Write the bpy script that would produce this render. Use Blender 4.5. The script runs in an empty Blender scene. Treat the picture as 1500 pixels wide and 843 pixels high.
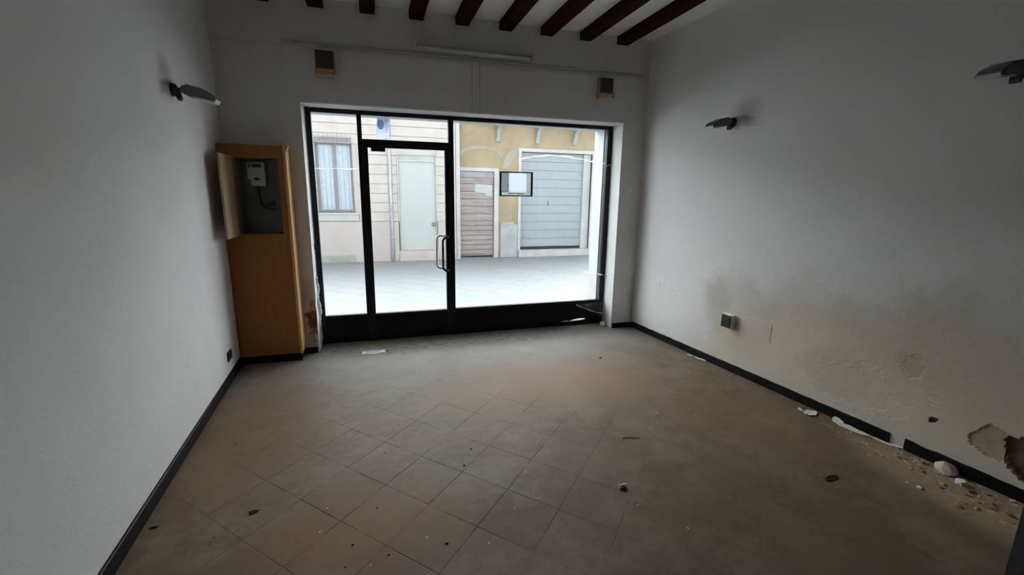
import bpy, bmesh, math, random
from mathutils import Vector, Matrix, noise
random.seed(7)
S = bpy.context.scene
COL = S.collection

# ------------------------------------------------------------------ helpers
def tag(o, label=None, cat=None, group=None, kind=None):
    if label: o['label'] = label
    if cat: o['category'] = cat
    if group: o['group'] = group
    if kind: o['kind'] = kind
    return o

def empty(name, loc, label, cat, group=None, rz=0):
    o = bpy.data.objects.new(name, None); COL.objects.link(o)
    o.location = loc; o.rotation_euler = (0, 0, rz)
    o.empty_display_size = .05
    return tag(o, label, cat, group)

def obj(name, bm, mats, parent=None, loc=None, smooth=False):
    me = bpy.data.meshes.new(name)
    bmesh.ops.recalc_face_normals(bm, faces=bm.faces)
    bm.to_mesh(me); bm.free()
    if not isinstance(mats, (list, tuple)): mats = [mats]
    for m in mats: me.materials.append(m)
    if smooth:
        for p in me.polygons: p.use_smooth = True
    o = bpy.data.objects.new(name, me); COL.objects.link(o)
    if loc: o.location = loc
    if parent: o.parent = parent
    return o

def copy_tree(o, parent=None):
    c = o.copy(); COL.objects.link(c); c.parent = parent
    for ch in o.children: copy_tree(ch, c)
    return c

def box(bm, a, b, bev=0.0, mat=0, rot=None, seg=2):
    """axis box between corners a and b, optionally bevelled and rotated about its centre"""
    a = Vector(a); b = Vector(b)
    c = (a + b) / 2; d = b - a
    r = bmesh.ops.create_cube(bm, size=1)
    vs = r['verts']
    bmesh.ops.scale(bm, vec=d, verts=vs)
    if bev > 0:
        es = list({e for v in vs for e in v.link_edges})
        rb = bmesh.ops.bevel(bm, geom=es, offset=bev, segments=seg, affect='EDGES', profile=.5)
        vs = list({v for f in rb['faces'] for v in f.verts} | {v for v in vs if v.is_valid})
    fs = {f for v in vs for f in v.link_faces}
    for f in fs: f.material_index = mat
    M = Matrix.Translation(c)
    if rot is not None: M = M @ rot
    bmesh.ops.transform(bm, matrix=M, verts=vs)
    return vs

def tube(bm, pts, r, n=10, mat=0, cap=True):
    pts = [Vector(p) for p in pts]
    rings = []
    up = None
    for i, p in enumerate(pts):
        t = (pts[min(i+1, len(pts)-1)] - pts[max(i-1, 0)]).normalized()
        if up is None:
            up = t.orthogonal().normalized()
        u = (up - t * up.dot(t)).normalized(); up = u
        w = t.cross(u)
        rr = r[i] if isinstance(r, (list, tuple)) else r
        rings.append([bm.verts.new(p + u*math.cos(2*math.pi*k/n)*rr + w*math.sin(2*math.pi*k/n)*rr) for k in range(n)])
    for a, b in zip(rings, rings[1:]):
        for k in range(n):
            f = bm.faces.new((a[k], a[(k+1) % n], b[(k+1) % n], b[k])); f.material_index = mat; f.smooth = True
    if cap:
        bm.faces.new(rings[0][::-1]).material_index = mat
        bm.faces.new(rings[-1]).material_index = mat

def prism(bm, poly, h0, h1, axis=2, mat=0):
    """extrude a 2D outline along an axis"""
    def P(u, v, h):
        return {2: (u, v, h), 1: (u, h, v), 0: (h, u, v)}[axis]
    A = [bm.verts.new(P(u, v, h0)) for u, v in poly]
    B = [bm.verts.new(P(u, v, h1)) for u, v in poly]
    n = len(poly)
    fs = [bm.faces.new(A[::-1]), bm.faces.new(B)]
    for i in range(n): fs.append(bm.faces.new((A[i], A[(i+1) % n], B[(i+1) % n], B[i])))
    for f in fs: f.material_index = mat
    return A + B

# ------------------------------------------------------------------ materials
class NT:
    def __init__(s, name):
        s.m = bpy.data.materials.new(name); s.m.use_nodes = True
        s.t = s.m.node_tree; s.n = s.t.nodes; s.l = s.t.links
        s.b = s.n['Principled BSDF']
        s.tc = s.n.new('ShaderNodeTexCoord').outputs['Object']
    def new(s, k, **kw):
        x = s.n.new(k)
        for a, v in kw.items(): setattr(x, a, v)
        return x
    def lk(s, a, b): s.l.new(a, b)
    def noise(s, scale, detail=4, rough=.55, vec=None, color=False, stretch=None):
        x = s.new('ShaderNodeTexNoise'); x.inputs['Scale'].default_value = scale
        x.inputs['Detail'].default_value = detail; x.inputs['Roughness'].default_value = rough
        v = vec or s.tc
        if stretch:
            mp = s.new('ShaderNodeMapping'); mp.inputs['Scale'].default_value = stretch
            s.lk(v, mp.inputs['Vector']); v = mp.outputs[0]
        s.lk(v, x.inputs['Vector'])
        return x.outputs['Color' if color else 'Fac']
    def math(s, op, a, b=0.0, c=0.0):
        x = s.new('ShaderNodeMath', operation=op)
        for i, v in enumerate((a, b, c)):
            if isinstance(v, (int, float)): x.inputs[i].default_value = v
            else: s.lk(v, x.inputs[i])
        return x.outputs[0]
    def vmath(s, op, a, b):
        x = s.new('ShaderNodeVectorMath', operation=op)
        for i, v in enumerate((a, b)):
            if isinstance(v, (tuple, list)): x.inputs[i].default_value = v
            else: s.lk(v, x.inputs[i])
        return x.outputs['Value' if op in ('LENGTH', 'DOT_PRODUCT') else 0]
    def ramp(s, v, lo, hi, smooth=True):
        x = s.new('ShaderNodeMapRange'); x.interpolation_type = 'SMOOTHSTEP' if smooth else 'LINEAR'
        s.lk(v, x.inputs['Value'])
        x.inputs['From Min'].default_value = lo; x.inputs['From Max'].default_value = hi
        return x.outputs['Result']
    def mix(s, f, a, b):
        x = s.new('ShaderNodeMix', data_type='RGBA')
        if isinstance(f, (int, float)): x.inputs[0].default_value = f
        else: s.lk(f, x.inputs[0])
        for i, v in ((6, a), (7, b)):
            if isinstance(v, (tuple, list)): x.inputs[i].default_value = (*v[:3], 1)
            else: s.lk(v, x.inputs[i])
        return x.outputs[2]
    def bump(s, h, strength=.3, dist=.01):
        x = s.new('ShaderNodeBump'); x.inputs['Strength'].default_value = strength
        x.inputs['Distance'].default_value = dist
        s.lk(h, x.inputs['Height']); s.lk(x.outputs[0], s.b.inputs['Normal'])
    def col(s, c):
        if isinstance(c, (tuple, list)): s.b.inputs['Base Color'].default_value = (*c[:3], 1)
        else: s.lk(c, s.b.inputs['Base Color'])
    def blob(s, c, r, warp, amt=.5, soft=.15):
        """irregular stain: centre c, radii r (a huge radius ignores that axis)"""
        d = s.vmath('SUBTRACT', s.tc, c)
        w = s.vmath('SUBTRACT', warp, (.5, .5, .5))
        sc = s.vmath('MULTIPLY', w, (amt, amt, amt))
        d = s.vmath('ADD', d, sc)
        d = s.vmath('MULTIPLY', d, tuple(0 if q > 90 else 1/q for q in r))
        L = s.vmath('LENGTH', d, (0, 0, 0))
        return s.math('SUBTRACT', 1, s.ramp(L, 1-soft, 1+soft))

def simple(name, c, rough=.6, metal=0, var=.08, scale=6, bump=0, bscale=60, spec=.5):
    t = NT(name)
    n = t.noise(scale, 5)
    t.col(t.mix(t.ramp(n, .3, .7), tuple(x*(1-var) for x in c), tuple(min(1, x*(1+var)) for x in c)))
    t.b.inputs['Roughness'].default_value = rough; t.b.inputs['Metallic'].default_value = metal
    t.b.inputs['Specular IOR Level'].default_value = spec
    if bump: t.bump(t.noise(bscale, 3), bump, .005)
    return t.m

WHITE = (.77, .765, .755)
def plaster(name, extra=None):
    t = NT(name)
    big = t.noise(.9, 3); fine = t.noise(38, 6, .7)
    c = t.mix(t.ramp(big, .3, .7), tuple(x*.93 for x in WHITE), WHITE)
    c = t.mix(t.math('MULTIPLY', t.ramp(t.noise(5, 6, .7), .55, .8), .18), c, (.5, .48, .44))
    if extra: c = extra(t, c)
    t.col(c); t.b.inputs['Roughness'].default_value = .9
    t.b.inputs['Specular IOR Level'].default_value = .15
    h = t.math('ADD', fine, t.math('MULTIPLY', t.noise(9, 4), 1.5))
    t.bump(h, .35, .006)
    return t.m

def m_right(t, c):
    warp = t.noise(2.4, 6, .62, color=True); w2 = t.noise(7, 5, .6, color=True)
    I = 100
    def put(c, m, k, colr): return t.mix(t.math('MULTIPLY', m, k), c, colr)
    c = put(c, t.blob((0, -3.1, .05), (I, 1.95, .95), warp, .9, .3), .70, (.60, .49, .375))
    c = put(c, t.blob((0, -1.55, .58), (I, .40, .42), warp, .5, .3), .42, (.47, .42, .34))
    c = put(c, t.blob((0, -1.33, .62), (I, .13, .22), w2, .2, .5), .35, (.42, .37, .30))
    c = put(c, t.blob((0, -2.47, .36), (I, .26, .19), w2, .25, .10), .35, (.47, .40, .31))
    c = put(c, t.blob((0, -2.93, .57), (I, .075, .09), w2, .32, .25), .5, (.40, .36, .28))
    c = put(c, t.blob((0, -3.35, .75), (I, .9, .35), warp, .6, .5), .35, (.42, .38, .31))
    # soot above the wall lamps
    c = put(c, t.blob((0, -1.40, 2.39), (I, .13, .09), w2, .06, .75), .40, (.25, .21, .18))
    c = put(c, t.blob((0, -3.3, 2.45), (I, .13, .10), w2, .06, .75), .40, (.25, .21, .18))
    # scuffs by the corner
    sc = t.math('MULTIPLY', t.ramp(t.noise(42, 2, .4), .64, .70), t.blob((0, -.55, .60), (I, .36, .11), w2, .1, .3))
    c = put(c, sc, .5, (.22, .22, .25))
    # dirt along the floor
    z = t.new('ShaderNodeSeparateXYZ'); t.lk(t.tc, z.inputs[0])
    return c
def m_left(t, c):
    w2 = t.noise(7, 5, .6, color=True)
    c = t.mix(t.math('MULTIPLY', t.blob((0, -1.21, 2.37), (100, .10, .09), w2, .06, .75), .45), c, (.22, .20, .18))
    return c
def m_front(t, c):
    w2 = t.noise(6, 5, .6, color=True)
    c = t.mix(t.math('MULTIPLY', t.blob((-.09, 0, .38), (.10, 100, .40), w2, .25, .35), .6), c, (.42, .34, .25))
    c = t.mix(t.math('MULTIPLY', t.blob((3.72, 0, .30), (.10, 100, .34), w2, .2, .5), .55), c, (.36, .29, .22))
    c = t.mix(t.math('MULTIPLY', t.blob((1.6, 0, 2.93), (2.2, 100, .02), w2, .02, .9), .3), c, (.3, .27, .24))
    return c
M_RIGHT = plaster('damp stained white plaster', m_right)
M_LEFT = plaster('white plaster', m_left)
M_FRONT = plaster('white plaster around shopfront', m_front)
M_WALL = plaster('plain white plaster')
M_RENDER = simple('bare brown render', (.17, .115, .07), .95, var=.35, scale=14, bump=.8)
M_SCRATCH = simple('exposed tan plaster', (.44, .36, .26), .95, var=.12, scale=12, bump=.4)
M_BRICK = simple('exposed red brick', (.24, .10, .06), .95, var=.4, scale=30, bump=.8)
M_JAMB = simple('pale painted jamb', (.72, .73, .72), .8, var=.04, bump=.2)

def floor_mat():
    t = NT('dusty brown floor tiles')
    # tile lattice measured on the floor: origin and two edge vectors
    o = (1.041, -2.430, 0); d1 = (.217, -.232); d2 = (.226, .235)
    det = d1[0]*d2[1] - d1[1]*d2[0]
    r1 = (d2[1]/det, -d2[0]/det, 0); r2 = (-d1[1]/det, d1[0]/det, 0)
    p = t.vmath('SUBTRACT', t.tc, o)
    wob = t.noise(3, 2, color=True)
    p2 = t.vmath('ADD', p, t.vmath('MULTIPLY', t.vmath('SUBTRACT', wob, (.5, .5, .5)), (.010, .010, 0)))
    a = t.vmath('DOT_PRODUCT', p2, r1); b = t.vmath('DOT_PRODUCT', p2, r2)
    def line(v, w):
        f = t.math('FRACT', t.math('ADD', v, .5))
        d = t.math('ABSOLUTE', t.math('SUBTRACT', f, .5))
        return t.math('SUBTRACT', 1, t.ramp(d, w*.35, w))
    g = t.math('MAXIMUM', line(a, .017), line(b, .017))
    keep = t.ramp(t.noise(2.3, 5, .65), .34, .56)
    keep = t.math('MULTIPLY', keep, t.math('ADD', .14, t.math('MULTIPLY', .86, t.blob((.95, -2.35, 0), (1.05, 1.0, 100), t.noise(1.5, 5, .6, color=True), .8, .5))))
    g = t.math('MULTIPLY', g, keep)
    cell = t.new('ShaderNodeCombineXYZ')
    t.lk(t.math('FLOOR', a), cell.inputs[0]); t.lk(t.math('FLOOR', b), cell.inputs[1])
    wn = t.new('ShaderNodeTexWhiteNoise', noise_dimensions='3D'); t.lk(cell.outputs[0], wn.inputs['Vector'])
    base = t.mix(wn.outputs['Value'], (.155, .112, .074), (0.188, 0.137, 0.092))
    warp = t.noise(1.5, 5, .6, color=True)
    def put(c, m, k, colr): return t.mix(t.math('MULTIPLY', m, k), c, colr)
    # settled dust: smeared in the middle; near the shopfront pale grey also paints window sheen
    dust = t.ramp(t.noise(2.6, 9, .74), .44, .64)
    base = put(base, dust, .62, (0.262, 0.212, 0.160))
    base = put(base, t.ramp(t.noise(4.5, 9, .76), .50, .64), .45, (.100, .074, .050))
    swirl = t.new('ShaderNodeTexWave', wave_type='RINGS'); swirl.inputs['Scale'].default_value = 2.2; swirl.inputs['Distortion'].default_value = 16; swirl.inputs['Detail'].default_value = 8; swirl.inputs['Detail Roughness'].default_value = .7; swirl.inputs['Detail Scale'].default_value = 1.6
    t.lk(t.tc, swirl.inputs['Vector'])
    base = put(base, t.math('MULTIPLY', t.ramp(swirl.outputs['Fac'], .62, .95), t.blob((.7, -1.55, 0), (1.0, .95, 100), t.noise(3.5, 5, .7, color=True), 1.2, .7)), .24, (.33, .295, .25))
    base = put(base, t.blob((1.6, .1, 0), (2.6, 1.35, 100), warp, .6, .45), .62, (0.262, 0.246, 0.228))
    base = put(base, t.blob((.75, -1.7, 0), (.75, .9, 100), warp, .5, .5), .45, (0.264, 0.216, 0.167))
    # rusty brown patches
    base = put(base, t.blob((2.1, -1.35, 0), (.9, .55, 100), warp, .5, .6), .75, (0.290, 0.185, 0.110))
    base = put(base, t.blob((.45, -2.75, 0), (.42, .32, 100), warp, .4, .6), .75, (0.251, 0.141, 0.070))
    base = put(base, t.blob((-.25, -1.6, 0), (.4, .8, 100), warp, .5, .6), .7, (0.205, 0.126, 0.072))
    base = put(base, t.blob((3.1, -2.4, 0), (.7, .6, 100), warp, .5, .6), .35, (0.224, 0.144, 0.081))
    base = put(base, t.blob((2.3, -3.2, 0), (.9, .7, 100), warp, .5, .6), .30, (0.112, 0.084, 0.059))
    base = put(base, t.math('MULTIPLY', t.ramp(t.noise(9, 6, .7, stretch=(1, 3, 1)), .50, .62), t.blob((1.1, -.05, 0), (1.6, .20, 100), warp, .3, .6)), .75, (.035, .03, .026))
    # tan plaster dust trodden along the right wall
    base = put(base, t.blob((3.95, -3.52, 0), (.42, .78, 100), warp, .3, .35), .85, (0.44, 0.33, 0.205))
    base = put(base, t.math('MULTIPLY', t.ramp(t.noise(11, 6, .7), .52, .60), t.blob((3.95, -3.5, 0), (.38, .75, 100), warp, .3, .35)), .6, (.33, .17, .09))
    base = put(base, t.math('MULTIPLY', t.ramp(t.noise(17, 6, .7), .56, .62), t.blob((3.95, -3.4, 0), (.32, .85, 100), warp, .3, .35)), .8, (.66, .58, .46))
    base = put(base, t.ramp(t.noise(24, 5, .75), .60, .72), .22, (0.099, 0.072, 0.049))
    base = put(base, t.ramp(t.noise(55, 3, .6), .66, .74), .35, (0.330, 0.276, 0.216))
    c = put(base, g, .80, (0.045, 0.034, 0.024))
    t.col(c)
    rg = t.math('ADD', t.math('MULTIPLY', t.noise(3, 5), .2), .55)
    t.lk(rg, t.b.inputs['Roughness'])
    t.b.inputs['Specular IOR Level'].default_value = .22
    h = t.math('SUBTRACT', t.math('MULTIPLY', t.noise(18, 5), .25), g)
    t.bump(h, .35, .004)
    return t.m
M_FLOOR = floor_mat()

def wood(name, c1, c2, rough=.5, stretch=(14, 14, 1.2), spec=.3):
    t = NT(name); t.b.inputs['Specular IOR Level'].default_value = spec
    n = t.noise(3, 6, .6, stretch=stretch)
    t.col(t.mix(t.ramp(n, .35, .65), c1, c2)); t.b.inputs['Roughness'].default_value = rough
    t.bump(n, .12, .003)
    return t.m
M_BEAM = wood('dark stained beam wood', (.018, .004, .003), (.034, .007, .005), .8, (12, 1, 12), .08)
M_CAB = wood('orange brown cabinet wood', (.31, .122, .028), (.34, .137, .033), .75)
M_CABLIT = wood('cabinet wood painted window-lit', (.66, .38, .15), (.72, .43, .18), .5)  # side and corner paler than the body: window light put into the colour
M_FLAP = wood('tan inner face of cabinet door', (.42, .33, .19), (.48, .38, .23), .6)
M_BLACK = simple('black painted aluminium', (.006, .008, .011), .45, 0, .3, spec=.3)
M_PANEL = simple('black kick panel', (.004, .006, .009), .6, 0, .3, spec=.2)
M_BASE = simple('black baseboard', (.006, .0055, .005), .5, 0, .5, 9, spec=.18)
M_GREYMETAL = simple('grey metal backing', (.15, .16, .15), .6, .2, .12, 5)
M_PLASTIC = simple('light grey plastic', (.62, .62, .60), .5)
M_WPLAST = simple('white plastic', (.88, .88, .86), .5, 0, .03)
M_DARK = simple('dark plastic', (.012, .012, .013), .4)
M_RED = simple('red plastic', (.35, .03, .03), .5)
M_BEIGE = simple('beige plastic', (.46, .36, .22), .55)
M_GRILLE = simple('olive brown grille', (.085, .065, .03), .8, 0, .3, 40, bump=.5, bscale=300)
M_LAMP = simple('grey cast lamp housing', (.16, .175, .17), .5, .3)
M_LAMPD = simple('dark lamp bracket', (.04, .042, .042), .6, .3)
M_CONDUIT = simple('painted cable trunking', (.56, .55, .53), .7)
M_TUBE = simple('frosted lamp tube', (.62, .62, .60), .35)
M_STEEL = simple('brushed grey steel', (.24, .25, .26), .4, .6)
M_PAPER = simple('white paper', (.78, .78, .76), .8, 0, .04, 8)
M_BLUEPAPER = simple('pale blue paper', (.52, .58, .70), .8, 0, .04, 8)
M_INK = simple('grey ink', (.12, .13, .17), .8)
M_VIOLET = simple('grey violet print', (.25, .26, .36), .8)
M_FLAKE = simple('white plaster flake', (.78, .74, .68), .9, 0, .06, 20, bump=.4)
M_TANCH = simple('tan rubble', (.42, .31, .19), .95, 0, .25, 20, bump=.8)
M_REDCH = simple('brick rubble', (.30, .14, .08), .95, 0, .3, 20, bump=.8)
M_CRUMB = simple('dark crumb', (.018, .014, .011), .9, 0, .3, 20)
M_LEAF = simple('dry brown leaf', (.03, .018, .010), .9, 0, .3, 30, spec=.1)
M_STUB = simple('dark grey painted jamb', (.05, .055, .06), .7, 0, .1)

def glass_mat(name, tint=(.97, .985, .98), rough=0.0, k=1.0):
    m = bpy.data.materials.new(name); m.use_nodes = True
    n = m.node_tree.nodes; l = m.node_tree.links
    n.remove(n['Principled BSDF'])
    tr = n.new('ShaderNodeBsdfTransparent'); tr.inputs[0].default_value = (*tint, 1)
    gl = n.new('ShaderNodeBsdfGlossy'); gl.inputs['Roughness'].default_value = rough
    fr = n.new('ShaderNodeFresnel'); fr.inputs[0].default_value = 1.45
    mu = n.new('ShaderNodeMath'); mu.operation = 'MULTIPLY'; mu.inputs[1].default_value = .5*k
    mx = n.new('ShaderNodeMixShader')
    l.new(fr.outputs[0], mu.inputs[0]); l.new(mu.outputs[0], mx.inputs[0])
    l.new(tr.outputs[0], mx.inputs[1]); l.new(gl.outputs[0], mx.inputs[2])
    l.new(mx.outputs[0], n['Material Output'].inputs[0])
    return m
M_GLASS = glass_mat('clear window glass')
def thin_paper(name, c, k=.6):
    m = simple(name, c, .8, 0, .04, 8)
    n = m.node_tree.nodes; l = m.node_tree.links
    tr = n.new('ShaderNodeBsdfTranslucent'); tr.inputs[0].default_value = (*c, 1)
    mx = n.new('ShaderNodeMixShader'); mx.inputs[0].default_value = k
    l.new(n['Principled BSDF'].outputs[0], mx.inputs[1]); l.new(tr.outputs[0], mx.inputs[2]); l.new(mx.outputs[0], n['Material Output'].inputs[0])
    return m
M_BLUEPAPER = thin_paper('pale blue paper', (.68, .74, .86), .85)
M_VIOLET = thin_paper('grey violet print', (.66, .67, .80), 1.0)
M_INKF = glass_mat('violet printing ink', (.52, .55, .68), .5, .05)
M_PRINTF = glass_mat('grey printing', (.55, .57, .57), .5, .05)
M_SHEET = thin_paper('white sheet', (.62, .65, .68), .8)
M_CARD = thin_paper('pale grey card', (.50, .52, .51), .75)
M_PRINT = thin_paper('grey print', (.36, .39, .39), .75)
def film_mat(name, f, c):
    m = bpy.data.materials.new(name); m.use_nodes = True
    n = m.node_tree.nodes; l = m.node_tree.links
    b = n['Principled BSDF']; b.inputs['Base Color'].default_value = (*c, 1); b.inputs['Roughness'].default_value = .25
    tl = n.new('ShaderNodeBsdfTranslucent'); tl.inputs[0].default_value = (*c, 1); m2 = n.new('ShaderNodeMixShader'); m2.inputs[0].default_value = .6
    l.new(b.outputs[0], m2.inputs[1]); l.new(tl.outputs[0], m2.inputs[2])
    tr = n.new('ShaderNodeBsdfTransparent'); mx = n.new('ShaderNodeMixShader'); mx.inputs[0].default_value = f
    l.new(tr.outputs[0], mx.inputs[1]); l.new(m2.outputs[0], mx.inputs[2]); l.new(mx.outputs[0], n['Material Output'].inputs[0])
    return m
M_TAPE = film_mat('clear tape', .5, (.93, .95, .95))
M_FILM = film_mat('torn clear film', .22, (.7, .7, .68))

# exterior
M_STONE = simple('cream facade stone', (.56, .515, .475), .9, 0, .05, 3, bump=.2, bscale=20)
M_STONEP = simple('pinkish facade render', (.52, .465, .44), .9, 0, .05, 2, bump=.2, bscale=20)
M_PLINTH = simple('green grey plinth stone', (.36, .38, .33), .9, 0, .15, 4)
M_YELLOW = simple('weathered yellow render', (.37, .29, .185), .9, 0, .12, 1.6, bump=.2, bscale=20)
M_GREYREN = simple('pale grey render', (.50, .50, .49), .9, 0, .08, 3)
M_GREYST = simple('grey base stone', (.40, .41, .42), .9, 0, .12, 4)
M_DOORW = simple('white house door paint', (.50, .515, .50), .6, 0, .02)
M_GARAGE = simple('pale blue grey garage door', (.345, .375, .40), .6, 0, .03)
M_GATE = wood('weathered brown boards', (.30, .25, .24), (.42, .36, .34), .9, (1, 12, 12))
M_IRON = simple('grey iron', (.33, .33, .36), .7, .2)
M_CURTAIN = simple('pale blue shutter behind panes', (.50, .57, .64), .6, 0, .05)
M_SHUT = simple('grey window timber', (.28, .27, .28), .7)
M_CORBEL = simple('grey corbel stone', (.34, .36, .35), .9)
M_PIPE = simple('grey downspout', (.50, .51, .55), .5)

def paving():
    t = NT('pale street paving')
    mp = t.new('ShaderNodeMapping'); mp.inputs['Rotation'].default_value = (0, 0, math.radians(42))
    t.lk(t.tc, mp.inputs[0])
    br = t.new('ShaderNodeTexBrick'); t.lk(mp.outputs[0], br.inputs['Vector'])
    br.inputs['Scale'].default_value = 1; br.inputs['Brick Width'].default_value = .75
    br.inputs['Row Height'].default_value = .42; br.inputs['Mortar Size'].default_value = .008
    br.inputs['Color1'].default_value = (.275, .295, .315, 1); br.inputs['Color2'].default_value = (.30, .315, .33, 1)
    br.inputs['Mortar'].default_value = (.17, .18, .19, 1)
    c = t.mix(t.math('MULTIPLY', t.noise(1.2, 5), .4), br.outputs['Color'], (.325, .325, .32))
    t.col(c); t.b.inputs['Roughness'].default_value = .8
    t.bump(br.outputs['Fac'], -.2, .004)
    return t.m
M_PAVE = paving()

# ------------------------------------------------------------------ the room
XL, XR, KL, KR = -.687, 3.686, .048, .083      # side walls lean by KL/KR m per metre of depth
def wl(y): return XL - KL*y
def wr(y): return XR - KR*y
CEIL = 3.345
YB = -8.2

def quadwall(name, a, b, t, z0, z1, m):
    """wall slab from a to b in plan, thickness t to the outside (sign)"""
    bm = bmesh.new(); d = (Vector(b) - Vector(a)).normalized(); n = Vector((-d.y, d.x)) * t
    a, b = Vector(a), Vector(b)
    prism(bm, [a, b, b+n, a+n], z0, z1)
    return tag(obj(name, bm, m), kind='structure')

bm = bmesh.new()
prism(bm, [(wl(0), 0), (wr(0), 0), (wr(YB), YB), (wl(YB), YB)], -.12, 0)
box(bm, (0, 0, -.12), (3.4, .72, 0))
tag(obj('floor', bm, M_FLOOR), kind='structure')
bm = bmesh.new()
box(bm, (-3.5, YB-.4, CEIL), (7, .695, CEIL+.25))
tag(obj('ceiling', bm, simple('white ceiling paint', (.86, .86, .85), .9, 0, .03, 2)), kind='structure')
quadwall('wall_left', (wl(0), 0), (wl(YB), YB), -.25, -.12, CEIL, M_LEFT)
quadwall('wall_back', (wl(YB)-.3, YB), (wr(YB)+.3, YB), -.25, -.12, CEIL, M_WALL)

# right wall: finely gridded where plaster has come away
def frange(a, b, s):
    n = max(1, round((b-a)/s)); return [a + (b-a)*i/n for i in range(n)]
def warpd(u, v, f, a, seed=0):
    return a*noise.noise(Vector((u*f, v*f, seed))) + a*.5*noise.noise(Vector((u*f*2.7, v*f*2.7, seed+5))) + a*.25*noise.noise(Vector((u*f*7, v*f*7, seed+9)))
def ell(s, z, c, r, f=6, a=.35, seed=0):
    return math.hypot((s-c[0])/r[0], (z-c[1])/r[1]) + warpd(s, z, f, a, seed)
def right_depth(s, z):
    """how deep the surface is cut back and which material shows"""
    if ell(s, z, (3.63, .235), (.20, .15), 6, .32, 3) < 1 and z > .09: return .035, 1
    if ell(s, z, (3.095, .272), (.020, .020), 40, .5, 8) < 1: return .02, 1
    if ell(s, z, (3.365, .265), (.085, .10), 9, .4, 1) < 1: return .008, 2
    if ell(s, z, (2.935, .58), (.055, .07), 9, .9, 2) < 1: return .002, 0
    if ell(s, z, (2.62, .27), (.30, .17), 5, .8, 12) < 1: return .0015, 0
    return 0, 0
ss = frange(-.0, 2.25, .25) + frange(2.25, 3.0, .0125) + frange(3.0, 4.0, .007) + frange(4.0, -YB, .3) + [-YB]
zs = [-.12] + frange(0, .5, .008) + frange(.5, .75, .0125) + frange(.75, CEIL, .25) + [CEIL]
bm = bmesh.new(); G = []
for s in ss:
    G.append([bm.verts.new((wr(-s) + right_depth(s, z)[0], -s, z)) for z in zs])
for i in range(len(ss)-1):
    for j in range(len(zs)-1):
        f = bm.faces.new((G[i][j], G[i+1][j], G[i+1][j+1], G[i][j+1]))
        f.material_index = right_depth((ss[i]+ss[i+1])/2, (zs[j]+zs[j+1])/2)[1]
A = bm.verts.new((wr(0)+.25, 0, -.12)); B = bm.verts.new((wr(YB)+.25, YB, -.12))
C_ = bm.verts.new((wr(YB)+.25, YB, CEIL)); D = bm.verts.new((wr(0)+.25, 0, CEIL))
bm.faces.new((A, B, C_, D))
bm.faces.new([G[i][-1] for i in range(len(ss))] + [C_, D])
bm.faces.new([G[i][0] for i in range(len(ss))] + [B, A])
bm.faces.new([g for g in G[0]] + [D, A]); bm.faces.new([g for g in G[-1]] + [C_, B])
tag(obj('wall_right', bm, [M_RIGHT, M_RENDER, M_SCRATCH]), kind='structure')

# front wall round the shopfront opening (0..3.4 by 2.45, wall .69 thick)
OW, OH, TH = 3.4, 2.45, .69
bm = bmesh.new()
box(bm, (-3.4, .004, -.12), (-.20, TH, CEIL)); box(bm, (OW, 0, -.12), (7.5, TH, CEIL)); box(bm, (-.20, 0, OH), (OW, TH, CEIL))
# the left pier next to the opening, gridded, with the broken corner
def left_depth(x, z):
    d = ell(x, z, (-.040, .335), (.060, .17), 14, .7, 4)
    if d < .75 and x < .0: return .022, 1
    if d < 1.05 and x < .0: return .010, 2
    return 0, 0
xs = frange(-.20, 0, .008) + [0]; zz = [-.12, 0] + frange(.01, .8, .0125) + [.8, 1.5, OH]
G = [[bm.verts.new((x - (.012*max(0, noise.noise(Vector((0, 0, z*9)))) if x > -.001 and z < 1.0 and z > .02 else 0), left_depth(x, z)[0], z)) for z in zz] for x in xs]
for i in range(len(xs)-1):
    for j in range(len(zz)-1):
        f = bm.faces.new((G[i][j], G[i+1][j], G[i+1][j+1], G[i][j+1]))
        f.material_index = left_depth((xs[i]+xs[i+1])/2, (zz[j]+zz[j+1])/2)[1]
bk = [[bm.verts.new((x, TH, z)) for z in zz] for x in (xs[0], xs[-1])]
for j in range(len(zz)-1):
    f = bm.faces.new((G[-1][j], G[-1][j+1], bk[1][j+1], bk[1][j])); f.material_index = 3
    bm.faces.new((bk[0][j], bk[0][j+1], bk[1][j+1], bk[1][j]))
bm.faces.ensure_lookup_table()
tag(obj('wall_front', bm, [M_FRONT, M_BRICK, M_SCRATCH, M_JAMB]), kind='structure')
# painted lining of the opening
bm = bmesh.new()
box(bm, (0, .002, OH-.004), (OW, .30, OH-.0005)); box(bm, (OW-.004, .002, .0), (OW-.0005, .30, OH-.004))
tag(obj('trim_1', bm, M_JAMB), kind='structure')
bm = bmesh.new()
box(bm, (0, .30, OH-.004), (OW, TH, OH-.0005)); box(bm, (OW-.004, .30, .0), (OW-.0005, TH, OH-.004))
tag(obj('trim_4', bm, simple('darkened outer jamb lining', (.38, .38, .375), .9, 0, .06, 4)), kind='structure')  # outer part of the lining coloured darker to tone down the daylight on it
# dark grey jamb of the doorway the room is seen through
bm = bmesh.new()
prism(bm, [(2.92, -3.95), (wr(-3.95)-.002, -3.95), (wr(-4.12)-.002, -4.12), (2.92, -4.12)], 0, CEIL-.002)
tag(obj('wall_back_right', bm, M_STUB), kind='structure')

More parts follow.
